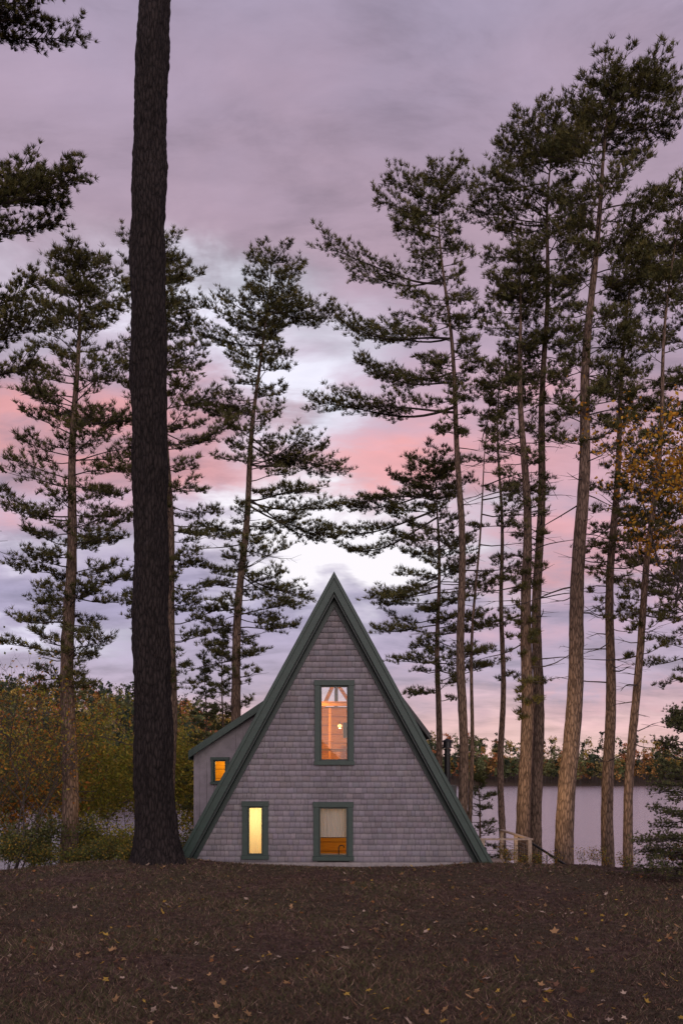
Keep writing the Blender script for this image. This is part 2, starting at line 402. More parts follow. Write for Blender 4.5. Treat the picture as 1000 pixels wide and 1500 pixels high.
tot+=pine(34,[(341,1200),(344,1000),(354,860),(364,700),(372,600),(384,480),(398,400),(402,362)],19,
  [(1040,25,20),(985,35,35),(930,50,80),(880,50,80),(820,50,80),(760,50,70),(700,60,75),(640,60,60),(590,65,55),(540,60,50),(480,70,65),(430,60,75),(390,36,50),(370,18,25)],
  feats=[(650,494,690),(740,486,792),(735,492,745),(500,292,478),(600,286,590),(840,445,880),(680,470,655),(450,485,462)],dens=.74,seed=8,bare=(1000,760))
tot+=pine(31,[(678,1210),(677,900),(674,750),(668,620),(658,500),(650,400),(643,300),(648,242)],17,
  [(640,30,20),(600,60,40),(560,65,50),(520,65,60),(480,75,50),(430,75,50),(390,75,45),(340,50,45),(300,60,35),(268,38,40),(250,20,22)],
  feats=[(600,470,605),(500,500,475),(415,482,385),(310,556,290),(565,530,548),(345,585,330)],dens=.84,seed=12,bare=(960,640))
tot+=pine(34,[(641,1230),(641,1000),(641,800),(640,660)],14,
  [(1020,40,60),(990,55,90),(950,70,98),(900,85,80),(860,85,70),(810,65,60),(770,85,55),(730,80,50),(690,55,45),(670,25,25)],
  feats=[(745,490,778),(715,515,738),(860,547,880)],dens=.92,seed=15)
tot+=pine(32,[(689,1200),(690,1030),(700,800),(712,640),(720,570)],8,
  [(620,8,8),(590,12,12),(575,8,8)],dens=.5,seed=18,bare=(900,600))
tot+=pine(29,[(768,1290),(770,1000),(770,800),(766,600),(762,420),(758,345)],24,
  [(1050,10,50),(1030,15,45),(990,10,15),(800,35,30),(740,45,40),(680,60,50),(600,50,45),(540,60,40),(480,60,60),(420,55,50),(380,40,40),(355,20,20)],dens=.62,seed=21,bare=(1000,600))
tot+=pine(30.5,[(784,1290),(788,1000),(792,700),(795,500),(803,300),(815,158)],20,
  [(640,40,40),(560,60,55),(500,75,60),(440,85,60),(380,100,60),(320,105,60),(270,100,55),(225,80,55),(190,55,48),(168,22,25)],
  feats=[(265,700,255),(225,735,212),(330,690,315)],dens=.85,seed=24,bare=(900,620))
tot+=pine(27,[(824,1290),(838,1050),(847,800),(856,600),(868,450),(880,280),(893,150),(900,95)],29,
  [(660,40,60),(560,45,80),(480,55,90),(400,60,105),(320,75,110),(250,80,110),(190,78,108),(150,60,95),(125,50,82),(105,28,42)],
  feats=[(135,850,118),(130,985,135),(240,800,215),(170,985,190)],dens=.9,seed=27,bare=(900,560))
tot+=pine(29.5,[(888,1290),(893,1000),(903,700),(912,500),(922,345)],20,
  [(900,35,30),(800,40,70),(720,50,80),(640,45,75),(560,50,80),(480,45,75),(410,45,60),(360,20,25)],dens=.65,seed=30,bare=(1000,600))
tot+=pine(27.5,[(917,1290),(930,1000),(950,780),(968,600),(985,400),(1003,250)],15,
  [(960,15,40),(900,30,60),(820,40,80),(700,55,80),(600,60,80),(500,60,80),(400,65,70),(320,50,60),(265,25,30)],dens=.6,seed=33,bare=(1100,700))
tot+=pine(36,[(1010,1290),(1012,900),(1010,600),(1008,315)],20,
  [(1000,60,60),(900,90,70),(800,100,70),(700,100,80),(600,90,80),(500,70,70),(400,60,60),(330,25,25)],dens=.65,seed=36)
tot+=pine(38,[(735,1230),(735,1000),(732,700),(730,490)],12,
  [(1000,25,25),(900,45,40),(760,60,60),(640,60,60),(560,40,40),(510,20,20)],dens=.35,seed=39)
# neighbouring tree on the left whose boughs reach into view
tot+=pine(15,[(-150,1300),(-150,900),(-145,400),(-140,-100),(-138,-400)],50,
  [(540,80,90),(440,90,90),(330,90,80),(230,90,90),(190,90,80),(60,90,80),(-30,90,150),(-150,90,180),(-300,60,80)],
  feats=[(320,108,262),(300,92,245),(330,60,285),(300,75,270),(260,30,215),(310,50,250),(30,98,12),(10,70,-5),(40,50,32),(25,80,20),(500,58,430),(530,45,465),(560,30,510),(510,50,450)],dens=.4,seed=42,L=.10,wd=.012,nt=28,bare=(900,600),tsp=.06,sp=.09,tlmax=.45,reps=1,flat=.6)
for k_,(a,d_,top,wd_) in enumerate([(325,36,905,38),(700,35,1120,32),(300,40,960,30)]):
    tot+=pine(d_,[(a,1275),(a+2,1150),(a,top)],7,[(1270,wd_,wd_),(1200,wd_,wd_*.9),((1200+top)/2 if top<1150 else 1240,wd_*.75,wd_*.7),(top+12,6,6)],dens=.9,seed=50+k_,L=.14,wd=.024,
         whorl=.3,nt=10,basecol=(.07,.085,.04),droop=.15,tsp=.12,name='young_pine')
tot+=pine(18.5,[(1000,1290),(1001,1150),(1002,1025)],9,[(1285,70,75),(1230,75,80),(1150,62,70),(1090,42,50),(1045,15,18)],dens=1,seed=60,L=.06,wd=.014,whorl=.12,nt=11,basecol=(.075,.09,.045),droop=.35,tsp=.055,sp=.10,name='hemlock_tree',full=True)
print('TUFTS',tot)

# ------------------------------------------------------------------ the big near pine
def bigtrunk():
    prof=[(1290,232,96),(1262,230,80),(1245,228,68),(1215,227,60),(1180,227,57),(1100,225,54),(1000,223,53),(930,222,52),(850,221,53),(800,220,50),(700,220,52),(600,219,51),(500,218,51),(420,217,50),(350,217,49),
          (250,219,46),(190,219,47),(130,220,46),(95,221,45),(50,224,42),(0,227,42),(-100,230,40),(-400,235,32),(-700,238,22)]
    D=20.0
    pts=np.array([P(a,y_,D) for y_,a,w_ in prof]); wr=np.array([w_ for *_,w_ in prof])/FP*D/2
    zs=np.arange(pts[0,2],pts[-1,2],0.035)
    cx_=np.interp(zs,pts[:,2],pts[:,0]); rr=np.interp(zs,pts[:,2],wr)
    ker=np.ones(25)/25; cx_=np.convolve(np.pad(cx_,12,mode='edge'),ker,'valid'); rr=np.convolve(np.pad(rr,12,mode='edge'),ker,'valid')
    c_=np.stack([cx_,D+0*zs,zs],-1); K=84; th=np.arange(K)/K*2*np.pi
    def disp(p,th_):
        out=np.zeros((len(p),K)); ct=np.cos(th_); st=np.sin(th_)
        for a_ in range(len(p)):
            z_=p[a_,2]; R=rr[a_]
            fl=math.exp(-(z_-0.2)/0.28) if z_>-0.5 else 1
            for b_ in range(K):
                q=Vector((ct[b_]*R*9,st[b_]*R*9,z_*2.3))
                v=noise.noise(q)*.5+abs(noise.noise(q*2.1))*.9
                f=noise.noise(Vector((ct[b_]*1.3,st[b_]*1.3,z_*.8)))
                out[a_,b_]=0.042*v+0.07*f+0.10*min(fl,1.2)*max(0,math.sin(th_[b_]*5+.6))
        return out
    V,Fq=tube(c_,rr-0.004,K,disp)
    base=np.array([c_[0,0],D,0.3]); par=empty('old_pine_tree',base)
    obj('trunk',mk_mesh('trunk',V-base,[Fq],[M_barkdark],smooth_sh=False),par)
    TC=[];TD=[];S0=[];S1=[]
    for k_ in range(26):
        z_=random.uniform(22.5,28); az=random.uniform(0,6.28); L_=random.uniform(1.5,4.0)*(1-(z_-21)/12)
        p0=np.array([np.interp(z_,zs,cx_),D,z_]); hd=np.array([math.cos(az),math.sin(az),.2])
        S0.append(p0);S1.append(p0+hd*L_)
        for q in range(50):
            f=random.uniform(.35,1.05); TC.append(p0+hd*L_*f+np.array([random.gauss(0,.35),random.gauss(0,.35),random.gauss(0,.12)]));TD.append(np.array([0,0,1.]))
    V,Fq=prisms(S0,S1,np.full(26,.06),np.full(26,.01)); obj('branches',mk_mesh('branches',V-base,[Fq],[M_twig]),par)
    V,col=needles(np.array(TC),np.array(TD)); obj('needles',mk_mesh('needles',V-base,[np.arange(len(V)).reshape(-1,3)],[M_needle],col=col),par)
bigtrunk()

# ------------------------------------------------------------------ broadleaf trees and shrubs
def broadleaf(name,X_,Y_,H,W,pal,nleaf,lsz=0.05,stems=3,seed=0,zlo=0.1,trunk_r=0.03,z0=None):
    r_=random.Random(seed); zb=float(ground(X_,Y_)) if z0 is None else z0
    base=np.array([X_,Y_,zb]); par=empty(name,base)
    S0=[];S1=[];R0=[];R1=[];ends=[]
    def grow(p,d,L_,r,lev):
        q=p
        for s_ in range(3):
            d=unit(d+np.array([r_.gauss(0,.16),r_.gauss(0,.16),.06])); e=q+d*L_/3
            S0.append(q);S1.append(e);R0.append(r*(1-.22*s_));R1.append(r*(1-.22*(s_+1))); q=e
            if lev>0 and (s_>0 or lev<3):
                for _ in range(2):
                    az=r_.uniform(0,6.28); nd=unit(d*.75+np.array([math.cos(az),math.sin(az),r_.uniform(-.1,.5)])*.8)
                    grow(q,nd,L_*r_.uniform(.45,.7),r*.5,lev-1)
            if lev<=1: ends.append(q)
    for s_ in range(stems):
        az=r_.uniform(0,6.28); k_=W/H*r_.uniform(.1,.6)
        grow(np.array([r_.gauss(0,.08),r_.gauss(0,.08),-.1]),unit(np.array([math.cos(az)*k_,math.sin(az)*k_,1])),H*r_.uniform(.45,.62),trunk_r,3)
    E=np.array(ends); m_=E[:,2]>H*zlo
    if m_.sum()>20: E=E[m_]
    c_=E[rng.integers(0,len(E),nleaf)]+rng.normal(size=(nleaf,3))*np.array([.16,.16,.13])*max(.7,min(W,2.2))*.55
    a_=randdir(nleaf)*lsz*rng.uniform(.6,1.3,(nleaf,1)); b_=unit(np.cross(a_,randdir(nleaf)))*lsz*.6
    V=np.stack([c_-a_,c_+b_,c_+a_,c_-b_],1).reshape(-1,3)
    pal=np.array(pal); col=pal[rng.integers(0,len(pal),nleaf)]*rng.uniform(.55,1.3,(nleaf,1))
    obj('leaves',mk_mesh('leaves',V,[np.arange(4*nleaf).reshape(-1,4)],[M_leaf],col=np.repeat(col,4,0)),par)
    V,Fq=prisms(S0,S1,R0,R1,4); obj('branches',mk_mesh('branches',V,[Fq],[M_twig]),par)
YG=[(.24,.24,.035),(.33,.28,.05),(.18,.20,.045),(.36,.27,.05)]
OR=[(.42,.18,.03),(.45,.24,.05),(.30,.12,.03),(.36,.24,.05)]
GR=[(.09,.11,.045),(.12,.13,.05),(.15,.13,.045)]
def bx(px_,Y_): return (px_-500)/FP*Y_
for k_,(pxx,Y_,topy,W_,pl,nl) in enumerate([(20,26,985,3.2,YG+GR+OR,2600),(-30,29,1000,3,GR,3000),(158,44,1050,3.4,YG,7000),(196,50,1075,3.4,YG,7000),(262,42,1075,3.0,YG,7500),(60,38,1085,3,GR+OR,3500),
        (130,29,1190,1.8,GR+YG,3000),(180,27,1200,1.3,YG,2300),(50,27,1185,2,GR,2600),(115,56,1090,4,OR+YG,4500),(240,56,1060,4,GR+YG,5500),(300,48,1085,3,YG,3000),(15,40,1070,3.5,OR+YG,3500)]):
    X_=bx(pxx,Y_); zb=float(ground(X_,Y_)); zb=max(zb,-3.1); H=CAMH+(HZ-topy)/FP*Y_-zb
    broadleaf('autumn_tree' if H>3 else 'shrub',X_,Y_,H,W_,pl,nl,.05 if Y_<35 else .085,4,seed=k_+70,trunk_r=.03 if H>3 else .01,z0=zb)
for k_,(pxx,Y_,hh) in enumerate([(15,24.5,1.1),(70,25.5,.9),(120,24.8,.8),(165,25.5,1.1),(195,24,.8),(40,27.5,1.6),(145,28,1.7),(262,27,1.8)]):
    broadleaf('shrub',bx(pxx,Y_),Y_,hh,1.3,GR+OR[3:]+YG[2:3],1800,.032,4,seed=160+k_,zlo=.05,trunk_r=.008)
broadleaf('golden_maple_tree',bx(1225,20),20,14.0,2.2,[(.50,.25,.03),(.55,.33,.05),(.36,.16,.025)],12000,.06,3,seed=91,zlo=.6,trunk_r=.09)
for k_,(pxx,Y_,hh) in enumerate([(735,23.5,.55),(760,24,.5),(800,24.5,.55),(955,20,.8),(985,19,.9),(872,23.5,.6),(905,23.5,.45)]):
    broadleaf('shrub',bx(pxx,Y_),Y_,hh+.1,.6,OR+GR+YG,int(500*hh+150),.022,3,seed=120+k_,zlo=.1,trunk_r=.006)

# ------------------------------------------------------------------ distant forest
def forest():
    tx=[];ty=[]
    for _ in range(16000):
        s_=random.uniform(-.7,.7); y_=random.uniform(190,740); x_=s_*y_
        Ys=float(shoreY(x_,y_)); lf=s_<-.02
        if y_<Ys+3 or y_>(560 if lf else 720): continue
        if not lf and y_>Ys+60 and random.random()<.5: continue
        if random.random()>y_/560*0.26: continue
        tx.append(x_);ty.append(y_)
    for s_ in np.arange(-.7,.7,.0085):
        for rep in range(2):
            y_=193 if s_<-.05 else 563; ss=s_+random.uniform(-.004,.004)
            for _i in range(4): y_=float(shoreY(ss*y_,y_))
            y_*=1.025+.03*rep+random.uniform(0,.015); tx.append(ss*y_);ty.append(y_)
    tx=np.array(tx);ty=np.array(ty);tz=ground(tx,ty); N_=len(tx); print('far trees',N_)
    con=rng.random(N_)<.28; H=rng.uniform(10,17,N_)+con*2.5+np.where(tx/ty>0,2.5,0); Wd=np.where(con,rng.uniform(2,3,N_),rng.uniform(3.4,5.4,N_))
    pal=np.array([[.13,.14,.06],[.20,.165,.06],[.30,.165,.055],[.38,.15,.065],[.10,.12,.05],[.35,.25,.06],[.14,.15,.06]])
    tc_=pal[rng.choice(7,N_,p=[.18,.16,.17,.12,.10,.14,.13])]; tc_[con]=[.05,.065,.04]
    nc_=11; npp=12; n=N_*nc_*npp
    u=rng.random((N_,nc_)); az=rng.uniform(0,6.28,(N_,nc_)); hh=.28+.7*u
    rad=np.where(con[:,None],(1-u)*1.0+.08,np.sqrt(np.clip(1-(2*u-0.9)**2,0.05,1)))*rng.uniform(.35,.9,(N_,nc_))
    cc=np.stack([tx[:,None]+np.cos(az)*rad*Wd[:,None],ty[:,None]+np.sin(az)*rad*Wd[:,None],tz[:,None]+hh*H[:,None]],-1)
    sh=rng.uniform(.5,1.45,(N_,nc_))
    p=cc[:,:,None,:]+rng.normal(size=(N_,nc_,npp,3))*(Wd*.22)[:,None,None,None]*np.array([1,1,.7])
    p=p.reshape(-1,3); sz=.9*(.5+.5*np.repeat(np.clip(ty/400,.55,1.4),nc_*npp))[:,None]
    V=np.stack([p+randdir(n)*sz,p+randdir(n)*sz,p+randdir(n)*sz],1).reshape(-1,3)
    col=(tc_[:,None,:]*sh[...,None])[:,:,None,:]*rng.uniform(.8,1.2,(N_,nc_,npp,1)); col=np.repeat(col.reshape(-1,3),3,0)
    V2,F2=prisms(np.stack([tx,ty,tz-.5],-1),np.stack([tx,ty,tz+H*.8],-1),np.full(N_,.22),np.full(N_,.08),4)
    par=empty('distant_forest')
    obj('canopy',mk_mesh('canopy',V,[np.arange(3*n).reshape(-1,3)],[M_needle],col=col),par)
    obj('stems',mk_mesh('stems',V2,[F2],[M_twig]),par)
forest()

# ------------------------------------------------------------------ the A-frame house
house=empty('a_frame_house',(0,0,0))
M_green=simple('green_trim_paint',(0.018,0.043,0.031),0.5,0,.18,9,.15)
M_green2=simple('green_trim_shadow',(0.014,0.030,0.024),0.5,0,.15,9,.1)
M_roof=simple('roof_shingles',(0.045,0.05,0.048),0.9,0,.3,14,.5)
M_conc=simple('foundation_concrete',(0.30,0.27,0.25),0.9,0,.2,8,.3)
M_back=simple('wall_sheathing',(0.05,0.045,0.045),0.9)
M_black=simple('black_metal',(0.02,0.02,0.02),0.4,.6)
M_deck=simple('deck_wood',(0.40,0.30,0.21),0.6,0,.25,12,.2)
m,t,b=newmat('pine_boards'); M_wood=m
tc=t.new('ShaderNodeTexCoord').outputs['Object']
bk=t.new('ShaderNodeTexWave'); bk.wave_type='BANDS'; bk.bands_direction='Z'; bk.inputs['Scale'].default_value=1.2; bk.inputs['Distortion'].default_value=.4; t.put(bk.inputs[0],tc)
g=t.noise(t.mapping(tc,(1.5,1.5,22)),2,5)
cc=t.mix(t.ramp(bk.outputs['Fac'],[(0.0,0.7),(.08,0.0)]),t.ramp(g,[(.3,(.40,.17,.016,1)),(.7,(.60,.31,.035,1))]),(.16,.07,.015,1))
t.put(b.inputs['Base Color'],cc); b.inputs['Roughness'].default_value=.7; b.inputs['Specular IOR Level'].default_value=.2
m,t,b=newmat('weathered_shingle'); M_sh=m
at=t.new('ShaderNodeAttribute'); at.attribute_name='Col'
tc=t.new('ShaderNodeTexCoord').outputs['Object']
g=t.noise(t.mapping(tc,(40,40,3)),1.5,5,.6); g2=t.noise(tc,.7,4,.6)
cc=t.mix(1.0,at.outputs['Color'],t.ramp(g,[(.3,.82),(.7,1.12)]),'MULTIPLY'); cc=t.mix(1.0,cc,t.ramp(g2,[(.35,.88),(.65,1.06)]),'MULTIPLY')
t.put(b.inputs['Base Color'],cc); b.inputs['Roughness'].default_value=.85; b.inputs['Specular IOR Level'].default_value=.2
bn=t.new('ShaderNodeBump'); bn.inputs['Strength'].default_value=.4; bn.inputs['Distance'].default_value=.01; t.put(bn.inputs['Height'],g); t.put(b.inputs['Normal'],bn.outputs[0])
m,t,b=newmat('window_glass'); M_glass=m
tr=t.new('ShaderNodeBsdfTransparent'); tr.inputs[0].default_value=(.95,.96,.95,1)
gl=t.new('ShaderNodeBsdfGlossy'); gl.inputs['Roughness'].default_value=.02
fr=t.new('ShaderNodeFresnel'); fr.inputs[0].default_value=1.33
mx=t.new('ShaderNodeMixShader'); t.put(mx.inputs[0],fr.outputs[0]); t.put(mx.inputs[1],tr.outputs[0]); t.put(mx.inputs[2],gl.outputs[0])
t.put(t.n['Material Output'].inputs[0],mx.outputs[0])
def cloth(name,col,tf=.7):
    m,t,b=newmat(name); tc=t.new('ShaderNodeTexCoord').outputs['Object']
    c_=t.ramp(t.noise(t.mapping(tc,(30,30,2)),1,4),[(.3,tuple(v*.85 for v in col)+(1,)),(.7,tuple(col)+(1,))])
    t.put(b.inputs['Base Color'],c_); b.inputs['Roughness'].default_value=.9
    tr=t.new('ShaderNodeBsdfTranslucent'); t.put(tr.inputs[0],c_)
    mx=t.new('ShaderNodeMixShader'); mx.inputs[0].default_value=tf; t.put(mx.inputs[1],b.outputs[0]); t.put(mx.inputs[2],tr.outputs[0])
    t.put(t.n['Material Output'].inputs[0],mx.outputs[0]); return m
M_blind=cloth('window_blind',(.8,.78,.62)); M_curt=cloth('sheer_curtain',(.62,.62,.60),.5)
def emis(name,col,st):
    m,t,b=newmat(name); b.inputs['Emission Color'].default_value=col+(1,); b.inputs['Emission Strength'].default_value=st
    n=t.noise(t.new('ShaderNodeTexCoord').outputs['Object'],5); t.put(b.inputs['Base Color'],t.ramp(n,[(0,(.8,.7,.5,1)),(1,(.9,.8,.6,1))])); return m
M_bulb=emis('lamp_glass',(1,.62,.22),1.6)

def poly(name,pts,y0,y1,mat,parent=house,bev=0.0):
    k=len(pts); V=[(x_,y0,z_) for x_,z_ in pts]+[(x_,y1,z_) for x_,z_ in pts]
    F_=[list(range(k))[::-1],[k+q for q in range(k)]]+[[q,(q+1)%k,k+(q+1)%k,k+q] for q in range(k)]
    me=bpy.data.meshes.new(name); me.from_pydata(V,[],F_); me.materials.append(mat); me.update()
    import bmesh
    bm=bmesh.new(); bm.from_mesh(me); bmesh.ops.recalc_face_normals(bm,faces=bm.faces); bm.to_mesh(me); bm.free()
    o=obj(name,me,parent)
    if bev:
        b_=o.modifiers.new('bevel','BEVEL'); b_.width=bev; b_.segments=2
    return o
def box(name,x0,x1,y0,y1,z0,z1,mat,parent=house,bev=0.004):
    return poly(name,[(x0,z0),(x1,z0),(x1,z1),(x0,z1)],y0,y1,mat,parent,bev)
AX,AZ=-0.18,7.05; MS=0.545; SN=math.sin(math.atan(MS))
def chev(o0,o1,zb):
    a0=AZ-o0/SN; a1=AZ-o1/SN
    return [(AX,a0),(AX+(a0-zb)*MS,zb),(AX+(a1-zb)*MS,zb),(AX,a1),(AX-(a1-zb)*MS,zb),(AX-(a0-zb)*MS,zb)]
FY=22.0; WY=22.4; BY=31.2
poly('roof',chev(0.012,0.22,-.5),FY+.05,BY+.5,M_roof)
poly('rake_board',chev(-0.01,0.20,-.45),FY-.01,FY+.045,M_green,bev=.006)
poly('rake_cap',chev(-0.035,0.045,-.45),FY-.045,FY-.012,M_green,bev=.005)
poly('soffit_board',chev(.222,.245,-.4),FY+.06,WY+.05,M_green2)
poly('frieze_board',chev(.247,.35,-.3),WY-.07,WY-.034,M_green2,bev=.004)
poly('roof_lining',chev(.225,.26,-.3),WY+.2,BY-.05,M_wood)
poly('rear_rake_board',chev(-0.01,0.24,-.45),BY+.5,BY+.55,M_green)
wins=[(-.66,.304,2.42,4.52),(-.693,.287,.054,1.508),(-2.45,-1.81,.088,1.525)]
def subtract(iv,holes):
    out=[iv]
    for h0,h1 in holes:
        nw=[]
        for a,b_ in out:
            if h1<=a or h0>=b_: nw.append((a,b_)); continue
            if h0>a: nw.append((a,h0))
            if h1<b_: nw.append((h1,b_))
        out=nw
    return out
FR=.13
def backing(name,y0,y1,holes,hw,zlevels,mat):
    k=0
    for z0,z1 in zip(zlevels[:-1],zlevels[1:]):
        hs=[(h[0],h[1]) for h in holes if h[2]<=z0+1e-4 and h[3]>=z1-1e-4]
        a0,a1=hw(z0),hw(z1)
        iv=subtract((-99,99),hs)
        for s0,s1 in iv:
            pts=[(AX-a0 if s0<-50 else s0,z0),(AX+a0 if s1>50 else s1,z0),(AX+a1 if s1>50 else s1,z1),(AX-a1 if s0<-50 else s0,z1)]
            poly('%s_%d'%(name,k),pts,y0,y1,mat); k+=1
hin=lambda z:max(0.002,(AZ-.25/SN-z)*MS)
H_=[(a+.1,b_-.1,c_+.1,d_-.1) for a,b_,c_,d_ in wins]
lv=sorted(set([-.6,AZ-.25/SN-.02]+[h[2] for h in H_]+[h[3] for h in H_]))
backing('gable_wall',WY+.02,WY+.14,H_,hin,lv,M_back)
SV=[];SF=[];SC=[];k=0
row=.142; z=0.02; ri=0
while z<AZ-.7:
    z1=z+row; hw=(AZ-.25/SN-(z+row*.5))*MS-.01
    holes=[(h[0],h[1]) for h in H_ if z1>h[2]-.05 and z<h[3]+.05 and min(z1,h[3]+.03)-max(z,h[2]-.03)>.03]
    for a,b_ in subtract((AX-hw,AX+hw),holes):
        x_=a-random.uniform(0,.1)
        while x_<b_:
            wd=random.uniform(.08,.20); x0=max(a,x_)+.003; x1=min(b_,x_+wd)-.003; x_+=wd
            if x1-x0<.015: continue
            jb=random.uniform(-.003,.003); pr=random.uniform(.034,.044)
            yb=WY-pr; yt=WY-.002; zt=z1+.012
            SV+= [(x0,yb,z+jb),(x1,yb,z+jb),(x1,yt,zt),(x0,yt,zt),(x0,WY+.015,z+jb),(x1,WY+.015,z+jb),(x1,WY+.015,zt),(x0,WY+.015,zt)]
            SF+= [(k,k+1,k+2,k+3),(k+4,k+5,k+1,k),(k+1,k+5,k+6,k+2),(k+4,k,k+3,k+7),(k+3,k+2,k+6,k+7)]; k+=8
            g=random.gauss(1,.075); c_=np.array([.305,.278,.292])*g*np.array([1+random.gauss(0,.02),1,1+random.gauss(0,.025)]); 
            SC+=[c_*.5,c_*.5,c_*1.06,c_*1.06,c_*.25,c_*.25,c_,c_]  # butt and underside corners darkened: course shadow lines painted into vertex colour
    z=z1; ri+=1
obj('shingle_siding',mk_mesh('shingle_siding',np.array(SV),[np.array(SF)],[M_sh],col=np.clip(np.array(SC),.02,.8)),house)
box('foundation',AX-3.55,AX+3.55,WY-.05,WY+.3,-1.0,.012,M_conc)
box('foundation_side',AX-3.4,AX+3.4,WY+.31,BY,-4.2,-.3,M_conc)
def window(nm,x0,x1,z0,z1,y=WY,fr=FR):
    e=empty(nm,(0,0,0)); e.parent=house
    yf=y-.075
    box('casing_head',x0-.015,x1+.015,yf-.01,y+.0,z1-fr,z1,M_green,e); box('casing_sill',x0-.02,x1+.02,yf-.035,y+.0,z0,z0+fr*.8,M_green,e)
    box('casing_side',x0,x0+fr,yf,y+.0,z0+fr*.8,z1-fr,M_green,e); box('casing_side',x1-fr,x1,yf,y+.0,z0+fr*.8,z1-fr,M_green,e)
    s=.04; a0,a1,c0,c1=x0+fr,x1-fr,z0+fr*.8,z1-fr
    for q in [(a0,a0+s,c0,c1),(a1-s,a1,c0,c1),(a0+s,a1-s,c0,c0+s),(a0+s,a1-s,c1-s,c1)]:
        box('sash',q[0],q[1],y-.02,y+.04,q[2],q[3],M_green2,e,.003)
    for q in [(a0-.012,a0+.012,c0,c1),(a1-.012,a1+.012,c0,c1),(a0,a1,c0-.012,c0+.012),(a0,a1,c1-.012,c1+.012)]:
        box('jamb',q[0],q[1],y+.041,y+.2,q[2],q[3],M_wood,e,0)
    box('glass',a0+s,a1-s,y+.008,y+.012,c0+s,c1-s,M_glass,e,0)
    return e
for w_ in wins: window('window',*w_)
hw=lambda z,o=.27:(AZ-o/SN-z)*MS
def trap(name,z0,z1,y0,y1,mat,o=.27): return poly(name,[(AX-hw(z0,o),z0),(AX+hw(z0,o),z0),(AX+hw(z1,o),z1),(AX-hw(z1,o),z1)],y0,y1,mat)
trap('ground_floor',-.25,-.1,WY+.15,BY,M_wood); trap('loft_floor',2.1,2.25,WY+.15,BY,M_wood)
trap('rear_wall',-.1,2.09,BY-.1,BY,M_wood); trap('rear_wall_upper',2.26,4.55,BY-.1,BY,M_wood)
box('rear_mullion',AX-.06,AX+.06,BY-.1,BY,4.56,6.4,M_wood); trap('rear_tie',5.35,5.5,BY-.2,BY-.101,M_wood)
poly('brace',[(-.62,4.2),(-.5,4.2),(AX+.02,4.95),(AX-.10,4.95)],27.0,27.1,M_wood); poly('brace',[(.42,4.2),(.30,4.2),(AX-.02,4.95),(AX+.10,4.95)],27.101,27.2,M_wood)
trap('loft_partition',2.26,4.20,27.0,27.1,M_wood); trap('collar_tie',4.10,4.22,25.0,25.12,M_wood)
box('loft_post',-.36,-.30,25.6,25.72,2.26,4.09,M_wood); box('loft_rail',-1.2,1.0,24.2,24.26,2.82,2.88,M_wood)
box('cabinet',-.15,.9,26.4,26.95,2.26,3.05,M_wood); box('picture_frame',.05,.35,26.95,26.99,3.3,3.75,M_black)
trap('ceiling_low',1.98,2.09,WY+.15,26,M_wood)
box('room_divider',-1.45,-1.35,WY+.16,26,-.1,1.97,M_wood); trap('room_back',-.1,1.97,26.01,26.1,M_wood)
def lamp(name,loc,en,col=(1,.50,.06),rad=.07,globe=True,parent=house):
    l=bpy.data.lights.new(name,'POINT'); l.energy=en; l.color=col; l.shadow_soft_size=rad
    o=bpy.data.objects.new(name,l); scene.collection.objects.link(o); o.location=loc; o.parent=parent
    if globe:
        V,Fq=tube([(loc[0],loc[1],loc[2]-rad*1.2+q*rad*.3) for q in range(9)],[rad*1.35*math.sin(max(.15,math.pi*(q+.3)/8.6)) for q in range(9)],12)
        obj(name+'_globe',mk_mesh(name+'_globe',V,[Fq],[M_bulb],smooth_sh=True),parent)
        box(name+'_bracket',loc[0]-.02,loc[0]+.02,loc[1]+.1,loc[1]+.55,loc[2]+.1,loc[2]+.13,M_black,parent)
lamp('loft_lamp',(-.05,26.4,3.62),120,(1,.60,.12),rad=.05)
lamp('loft_ceiling_lamp',(-.9,24.6,3.7),120,globe=False)
lamp('room_lamp',(-2.1,23.5,1.2),75,(1,.76,.34),globe=False)
lamp('bath_lamp',(.9,24.6,1.6),60,(1,.82,.60),globe=False)
def pleat(name,x0,x1,y,z0,z1,mat,n=60,amp=.012):
    xs_=np.linspace(x0,x1,n); yy=y+amp*np.sin(np.arange(n)*1.4)
    V=np.concatenate([np.stack([xs_,yy,np.full(n,z0)],-1),np.stack([xs_,yy,np.full(n,z1)],-1)]); q=np.arange(n-1)
    obj(name,mk_mesh(name,V,[np.stack([q,q+1,q+1+n,q+n],-1)],[mat],smooth_sh=True),house)
pleat('window_blind',-2.4,-1.85,WY+.22,.1,1.5,M_blind,40,.003)
pleat('sheer_curtain',-.62,.22,WY+.22,.62,1.5,M_curt,60,.014)
box('curtain_rod',-.6,.2,WY+.2,WY+.215,.60,.615,M_black); 
box('vanity_counter',-.9,.6,WY+.25,WY+.8,.10,.16,M_conc); box('vanity_mirror',-.35,.45,25.9,25.95,.5,1.3,M_curt)
V,Fq=tube([(-.07,WY+.35,.16),(-.07,WY+.35,.34),(-.05,WY+.35,.39),(.0,WY+.35,.41),(.05,WY+.35,.39),(.065,WY+.35,.34)],[.014]*6,8); obj('faucet',mk_mesh('faucet',V,[Fq],[M_black],smooth_sh=True),house)

